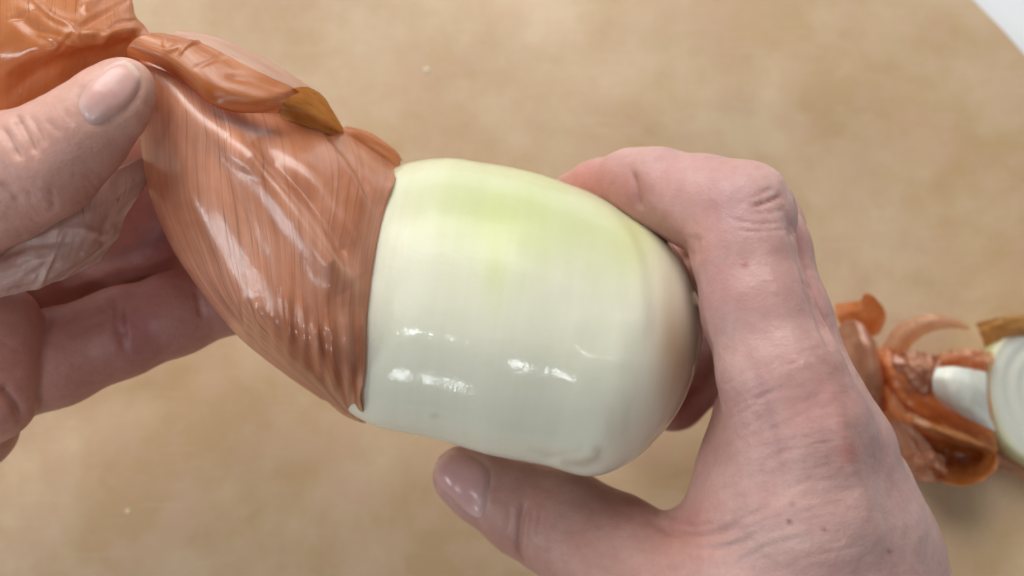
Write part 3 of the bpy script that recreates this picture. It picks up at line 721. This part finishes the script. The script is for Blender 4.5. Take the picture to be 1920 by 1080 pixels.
# ------------------------------------------------------------------ left hand
def left_hand():
    Fd = Field((-21, -11, 2.0), (-2.0, 6.0, 14.0), 0.055)
    T = Fd.new()
    Fd.chain(T, [(232, 166, 11.9, 58), (205, 196, 11.9, 72), (150, 250, 11.8, 86), (80, 305, 11.6, 100)], 0.25, )
    Fd.chain(T, [(80, 305, 11.6, 100), (0, 335, 11.3, 112), (-120, 400, 10.6, 125), (-300, 540, 9.5, 170)], 0.4)
    I = Fd.new()
    Fd.chain(I, [(300, 300, 7.0, 84), (315, 400, 6.6, 88), (275, 455, 6.4, 88), (120, 500, 6.6, 88), (-60, 570, 7.6, 90), (-200, 620, 7.8, 100)], 0.25)
    M = Fd.new()
    Fd.chain(M, [(520, 520, 7.0, 58), (430, 555, 7.2, 68), (330, 588, 7.4, 76), (230, 622, 7.6, 82), (100, 672, 7.8, 90), (-60, 720, 7.9, 100), (-200, 740, 7.9, 110)], 0.25)
    R = Fd.new()
    Fd.chain(R, [(-10, 640, 8.9, 86), (-22, 740, 8.6, 84), (-120, 790, 8.3, 100), (-260, 800, 8.0, 120)], 0.30)
    Fd.chain(R, [(8, 600, 8.9, 64), (6, 690, 8.8, 70)], 0.3)
    K = Fd.new()
    Fd.chain(K, [(-60, 800, 7.6, 90), (-160, 850, 7.6, 100), (-280, 850, 7.6, 120)], 0.3)
    B = Fd.new()
    Fd.chain(B, [(-260, 600, 8.4, 190), (-420, 760, 7.8, 230)], 0.9)
    Fd.chain(B, [(-230, 740, 7.9, 150), (-420, 760, 7.8, 230)], 0.9)
    Fd.chain(B, [(-420, 760, 7.8, 220), (-640, 1000, 7.2, 200)], 0.9)
    fing = smin(smin(smin(I, M, 0.12), R, 0.10), K, 0.10)
    H = smin(smin(B, fing, 0.4), T, 0.4)
    V, F = Fd.mesh(H)
    nl = [(233, 113), (260, 135), (263, 160), (245, 190), (215, 215), (180, 233), (158, 222), (148, 195), (165, 160), (200, 125)]
    rng = random.Random(8)
    ln = [groove(nl, 6, -0.028), ([(262, 140), (262, 175), (232, 212), (190, 238)], 6, -0.03),
          ([(28, 215), (50, 255), (68, 290)], 8, -0.10), ([(0, 235), (22, 270), (38, 300)], 8, -0.09), ([(55, 215), (75, 250), (84, 275)], 6, -0.06),
          ([(88, 225), (112, 250)], 5, -0.04), ([(0, 300), (40, 350), (80, 370)], 7, -0.04), ([(95, 350), (100, 385), (90, 400)], 5, -0.04), ([(0, 340), (40, 380)], 6, -0.05), ([(120, 205), (135, 230)], 5, -0.03),
          ([(218, 560), (222, 610), (236, 660)], 9, -0.07), ([(232, 575), (236, 640)], 5, -0.05), ([(368, 540), (380, 600)], 7, -0.05), ([(120, 620), (200, 600), (300, 560)], 8, -0.02),
          ([(0, 720), (30, 760), (40, 790)], 10, -0.12), ([(0, 640), (40, 660)], 6, -0.03), ([(0, 690), (35, 700)], 6, -0.03)]
    for k in range(70):
        x = rng.uniform(-40, 200); y = rng.uniform(210, 430); l = rng.uniform(12, 36); an = rng.uniform(0.6, 1.4)
        ln.append(([(x, y), (x+l*math.cos(an), y+l*math.sin(an))], rng.uniform(2.0, 3.5), -rng.uniform(0.005, 0.015)))
    for k in range(40):
        x = rng.uniform(0, 420); y = rng.uniform(540, 760); l = rng.uniform(12, 40); an = rng.uniform(-0.6, 0.3)
        ln.append(([(x, y), (x+l*math.cos(an), y+l*math.sin(an))], rng.uniform(2.0, 3.5), -rng.uniform(0.006, 0.014)))
    V = V+vnormals(V, F)*(0.018*hashnoise(V, 1.6, 3, 3)+0.006*hashnoise(V, 6, 7, 2))[:, None]
    V = relief(V, F, ln)
    red = (0.50, 0.16, 0.12)
    C = tint(V, (0.66, 0.39, 0.31), [(270, 150, 30, (0.66, 0.40, 0.30), 0.6), (180, 330, 120, (0.58, 0.29, 0.23), 0.15), (240, 620, 300, (0.38, 0.155, 0.125), 0.92), (0, 700, 130, (0.46, 0.19, 0.15), 0.7),  # deep red-brown fingers: their own redness plus painted shade
             (30, 260, 60, (0.62, 0.40, 0.33), 0.4), (300, 440, 120, (0.30, 0.10, 0.085), 0.9), (250, 605, 50, (0.36, 0.14, 0.16), 0.4)], [([(232, 575), (236, 640)], 4, (0.24, 0.07, 0.07), 0.5)], 0.06, 4)  # dark red spot paints shade onto the index finger below the peel
    root = empty("hand", P(-250, 650, 5.0), "left hand pinching the copper onion skin with its thumb on top", "hand")
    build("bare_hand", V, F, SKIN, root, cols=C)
    nail("thumbnail", bvh(V, F), root, nl, 0.03, (0.70, 0.42, 0.37), (0.74, 0.52, 0.42), (0.7, -0.72))
left_hand()

# ------------------------------------------------------------------ scraps on the board at the right
def cut_onion():
    m, nt, b = mat("onion_cut_face")
    at = nt.nodes.new("ShaderNodeAttribute"); at.attribute_name = "Col"; L(nt, at.outputs["Color"], b.inputs["Base Color"])
    b.inputs["Roughness"].default_value = 0.3; b.inputs["Subsurface Weight"].default_value = 0.4; b.inputs["Subsurface Scale"].default_value = 0.004
    c = P(1996, 735, 1.2); R0 = W(1996, 735, 1.2, 152); V = []; C = []; n = 96
    prof = [(0.0, 1.25)]+[(r, 1.25-0.05*(1-math.cos(r*3))+0.014*math.sin(r*34)) for r in np.linspace(0.04, 0.90, 44)]+[(0.95, 1.12), (0.985, 0.95), (1.0, 0.7), (0.97, 0.35), (0.88, 0.08), (0.6, 0.02)]
    for r, z in prof:
        for k in range(n):
            t = 2*math.pi*k/n; q = 1+0.015*math.sin(3*t+1)+0.01*math.sin(5*t)
            V.append((c[0]+r*R0*q*math.cos(t), c[1]+r*R0*q*math.sin(t), z))
            ring = 0.5+0.5*math.sin(r*34+1.2); g = max(0, (r-0.86)/0.14)
            ray = 0.5+0.5*math.sin(t*3+2)
            col = np.array([0.62, 0.635, 0.56])*(1-0.04*ring)+0.02*ray
            col = col*(1-g*0.8)+np.array([0.62, 0.62, 0.28])*g*0.8
            C.append(col)
    idx = np.arange(len(prof)*n).reshape(len(prof), n)
    F = np.stack([idx[:-1], np.roll(idx[:-1], -1, 1), np.roll(idx[1:], -1, 1), idx[1:]], -1).reshape(-1, 4)[:, ::-1]
    F = F[n:]; Fl = [tuple(f) for f in F]+[(0, int(idx[1, k]), int(idx[1, (k+1) % n])) for k in range(n)]
    root = empty("onion_slice", (c[0], c[1], 0), "thick round slice of white onion with a greenish rim at the right edge", "onion slice")
    build("cut_slice", V, Fl, m, root, cols=np.array(C))
    return root
cut_onion()
def scraps():
    g = "onion peel scraps on the board at the right"
    def top(o, label, cat="onion peel"): tag(o, label, cat, g)
    def rs(name, rows, m, label, **kw):
        o = sheet(name, rows, m, None, **kw); top(o, label); return o
    m, nt, b = mat("white_layer")
    f = noise(nt, mapped(nt, "UV", (14, 1.5, 1)), 1.0, 4)
    u = nt.nodes.new("ShaderNodeTexCoord"); sx = nt.nodes.new("ShaderNodeSeparateXYZ"); L(nt, u.outputs["UV"], sx.inputs[0])
    c = mix(nt, f, (0.70, 0.72, 0.62), (0.80, 0.80, 0.74))
    L(nt, c, b.inputs["Base Color"]); b.inputs["Roughness"].default_value = 0.3
    b.inputs["Subsurface Weight"].default_value = 0.3; b.inputs["Subsurface Scale"].default_value = 0.003
    o = sheet("onion_layer", [[(1755, 690, 2.2), (1785, 687, 2.3), (1815, 691, 2.3), (1850, 698, 2.0)], [(1748, 712, 2.2), (1782, 714, 2.45), (1818, 722, 2.4), (1852, 735, 2.1)],
                              [(1754, 742, 2.0), (1788, 754, 2.25), (1822, 766, 2.2), (1856, 775, 1.9)], [(1782, 768, 1.7), (1810, 783, 1.9), (1838, 796, 1.85), (1868, 810, 1.7)]], m, None, n=(60, 60), thick=0.06, rag=0.12, rough=0.03, seed=3)
    tag(o, "small white piece of onion layer lying on the orange peel scraps", "onion layer")
    rs("onion_peel", [[(1566, 570, 1.0), (1592, 566, 1.4), (1612, 563, 1.7), (1622, 550, 2.2), (1640, 556, 2.2)], [(1566, 590, 1.0), (1592, 585, 1.4), (1618, 580, 1.7), (1642, 572, 2.0), (1658, 580, 1.9)],
                      [(1575, 610, 0.9), (1600, 606, 1.2), (1624, 602, 1.5), (1648, 598, 1.7), (1661, 602, 1.6)], [(1590, 635, 0.7), (1610, 634, 0.9), (1628, 632, 1.1), (1640, 630, 1.3), (1650, 625, 1.4)]], PEEL_S,
       "flat orange leaf of onion peel behind the right hand at the top of the pile", n=(50, 50), rag=0.2, rough=0.03, seed=21)
    rs("onion_peel", [[(1570, 620, 0.4), (1590, 600, 1.6), (1615, 606, 2.0), (1632, 622, 1.4), (1640, 640, 0.4)], [(1580, 670, 0.4), (1605, 650, 1.8), (1630, 655, 2.2), (1645, 665, 1.6), (1650, 680, 0.4)],
                      [(1600, 730, 0.4), (1620, 715, 1.6), (1638, 720, 1.9), (1652, 728, 1.4), (1656, 735, 0.4)], [(1620, 780, 0.3), (1635, 770, 0.9), (1646, 770, 1.0), (1654, 772, 0.7), (1656, 775, 0.3)]], PEEL_P,
       "pale pinkish rounded onion peel beside the knuckles of the right hand", n=(50, 60), rag=0.3, rough=0.07, seed=22, crump=0.026, thick=0.007)
    rs("onion_peel", [[(1640, 690, 0.6), (1660, 640, 1.2), (1690, 605, 1.8), (1745, 588, 2.3), (1790, 598, 2.2), (1818, 612, 2.0)], [(1655, 695, 0.8), (1680, 650, 1.6), (1710, 618, 2.1), (1752, 602, 2.4), (1790, 606, 2.2), (1818, 615, 2.0)],
                      [(1680, 695, 0.6), (1700, 660, 1.3), (1725, 634, 1.8), (1756, 620, 2.2), (1788, 616, 2.1), (1816, 619, 2.0)]], PEEL_T,
       "thin translucent onion peel arching up to a pointed tip in the pile", n=(70, 30), rag=0.15, rough=0.02, seed=23)
    rs("onion_peel", [[(1625, 660, 0.8), (1660, 650, 1.2), (1700, 665, 1.2), (1760, 665, 1.3), (1840, 662, 1.2)], [(1640, 690, 1.0), (1680, 690, 1.6), (1730, 700, 1.5), (1790, 700, 1.3), (1850, 690, 1.2)],
                      [(1665, 730, 0.9), (1700, 735, 1.5), (1750, 750, 1.6), (1800, 770, 1.5), (1860, 790, 1.2)], [(1700, 770, 0.6), (1735, 785, 0.9), (1785, 805, 1.1), (1830, 822, 1.1), (1870, 838, 1.0)]], PEEL_S,
       "salmon coloured onion peel with curved fibres under the white layer piece", n=(70, 70), rag=0.3, rough=0.05, seed=24, crump=0.026, thick=0.007, lines=[([(1668, 690), (1690, 740), (1760, 790), (1850, 830)], 5, 0.12)])
    rs("onion_peel", [[(1640, 670, 0.5), (1660, 690, 0.9), (1670, 730, 1.2), (1690, 770, 1.3), (1750, 800, 1.2)], [(1630, 710, 0.5), (1655, 740, 1.0), (1680, 775, 1.2), (1730, 805, 1.3), (1800, 825, 1.2)],
                      [(1645, 750, 0.4), (1670, 775, 0.8), (1710, 800, 1.1), (1770, 820, 1.1), (1865, 842, 0.9)], [(1660, 780, 0.2), (1690, 795, 0.4), (1730, 812, 0.6), (1790, 828, 0.6), (1850, 850, 0.4)]], PEEL_S,
       "bright orange crescent of onion peel running through the middle of the pile", n=(70, 60), rag=0.2, rough=0.05, seed=25, crump=0.026, thick=0.007)
    rs("onion_peel", [[(1690, 795, 0.9), (1730, 800, 0.8), (1780, 812, 0.7), (1830, 828, 0.8), (1868, 842, 1.2)], [(1712, 825, 1.2), (1742, 836, 0.5), (1785, 846, 0.25), (1832, 856, 0.5), (1871, 864, 1.5)],
                      [(1735, 862, 1.4), (1758, 868, 0.55), (1790, 876, 0.3), (1828, 880, 0.55), (1864, 884, 1.55)], [(1752, 892, 1.3), (1768, 896, 0.9), (1794, 903, 0.9), (1822, 900, 1.0), (1852, 894, 1.45)],
                      [(1758, 900, 1.1), (1774, 906, 1.35), (1798, 911, 1.5), (1824, 908, 1.5), (1850, 898, 1.4)]], PEEL_S2,
       "orange brown cupped onion peel with a hollow at the bottom of the pile", n=(70, 70), rag=0.1, rough=0.04, seed=26,
       lines=[([(1776, 838), (1780, 868)], 9, -0.15)])
    rs("onion_peel", [[(1660, 770, 0.5), (1690, 785, 1.0), (1730, 815, 1.3)], [(1680, 820, 0.4), (1715, 830, 1.0), (1750, 850, 1.2)], [(1700, 860, 0.3), (1730, 870, 0.9), (1765, 880, 1.0)], [(1715, 900, 0.05), (1745, 905, 0.3), (1780, 905, 0.3)]], PEEL_P,
       "cream coloured strip of onion peel along the lower edge of the right hand", n=(40, 60), rag=0.3, rough=0.05, seed=27, crump=0.026, thick=0.007)
    rs("onion_peel", [[(1832, 605, 0.8), (1870, 595, 1.4), (1930, 588, 1.4), (1990, 590, 0.8)], [(1838, 630, 0.8), (1875, 622, 1.3), (1930, 612, 1.4), (1990, 620, 0.8)], [(1850, 660, 0.3), (1880, 655, 0.5), (1930, 650, 0.6), (1990, 650, 0.3)]], PEEL_B,
       "flat amber brown onion peel behind the round onion slice", n=(50, 40), rag=0.5, rough=0.05, seed=28, crump=0.026, thick=0.007)
    rs("onion_peel", [[(1830, 850, 0.1), (1880, 850, 0.4), (1960, 880, 0.3)], [(1845, 862, 0.1), (1890, 872, 0.5), (1960, 910, 0.3)], [(1870, 880, 0.05), (1905, 890, 0.2), (1960, 930, 0.1)]], PEEL_T,
       "small clear orange onion peel shred below the round onion slice", n=(40, 30), rag=0.6, rough=0.04, seed=29, crump=0.026, thick=0.007)
    rs("onion_peel", [[(1672, 668, 1.5), (1705, 660, 1.9), (1740, 664, 1.8), (1765, 672, 1.6)], [(1676, 688, 1.6), (1708, 684, 2.05), (1738, 690, 2.0), (1758, 698, 1.7)],
                      [(1690, 712, 1.5), (1714, 712, 1.9), (1736, 718, 1.85), (1750, 724, 1.6)], [(1706, 738, 1.3), (1722, 738, 1.6), (1738, 742, 1.6), (1748, 745, 1.4)]], PEEL_P,
       "crinkled pink peach flake of onion peel left of the white layer piece", n=(70, 70), rag=0.6, rough=0.05, seed=31, crump=0.06, thick=0.006)
    rs("onion_peel", [[(1760, 664, 1.2), (1795, 655, 1.6), (1835, 655, 1.6), (1862, 662, 1.2)], [(1762, 678, 1.3), (1796, 672, 1.75), (1834, 672, 1.7), (1860, 678, 1.3)], [(1766, 694, 1.2), (1798, 692, 1.5), (1832, 692, 1.5), (1856, 696, 1.2)]], PEEL_T,
       "clear salmon flake of onion peel sticking up behind the white layer piece", n=(60, 40), rag=0.6, rough=0.05, seed=32, crump=0.04, thick=0.006)
    rs("onion_peel", [[(1690, 850, 0.4), (1722, 842, 1.0), (1756, 848, 1.4), (1772, 860, 1.2)], [(1700, 874, 0.3), (1728, 868, 0.9), (1756, 874, 1.2), (1772, 884, 1.0)], [(1712, 896, 0.15), (1735, 896, 0.6), (1760, 900, 0.9), (1776, 906, 0.7)]], PEEL_T,
       "glassy pale shred of onion peel at the lower left of the brown cupped peel", n=(60, 50), rag=0.6, rough=0.05, seed=33, crump=0.06, thick=0.006)
    rs("onion_peel", [[(1700, 775, 1.5), (1750, 796, 1.7), (1810, 815, 1.7), (1872, 838, 1.5)], [(1706, 786, 1.6), (1754, 806, 1.85), (1812, 826, 1.85), (1870, 846, 1.6)], [(1712, 796, 1.4), (1756, 815, 1.6), (1812, 834, 1.6), (1866, 852, 1.4)]], PEEL_S2,
       "narrow rust coloured strip of onion peel above the brown cupped peel", n=(90, 30), rag=0.5, rough=0.05, seed=34, crump=0.03, thick=0.006)
scraps()
def crumbs():
    m, nt, b = mat("onion_crumb"); b.inputs["Base Color"].default_value = (0.85, 0.78, 0.62, 1); b.inputs["Roughness"].default_value = 0.5
    import bmesh
    for px, py, r, lab in ((800, 131, 5, "tiny pale crumb alone on the board above the onion"), (240, 958, 4.5, "tiny pale crumb on the board at the lower left")):
        bm = bmesh.new(); bmesh.ops.create_icosphere(bm, subdivisions=3, radius=1)
        rr = W(px, py, 0, r); c = P(px, py, 0)
        V = np.array([v.co[:] for v in bm.verts]); F = [tuple(v.index for v in f.verts) for f in bm.faces]; bm.free()
        V = V*(1+0.25*hashnoise(V, 1.5, int(px)))[:, None]*np.array([1, 0.8, 0.35])*rr+c+np.array([0, 0, rr*0.15])
        o = build("crumb", V, F, m); tag(o, lab, "crumb")
crumbs()
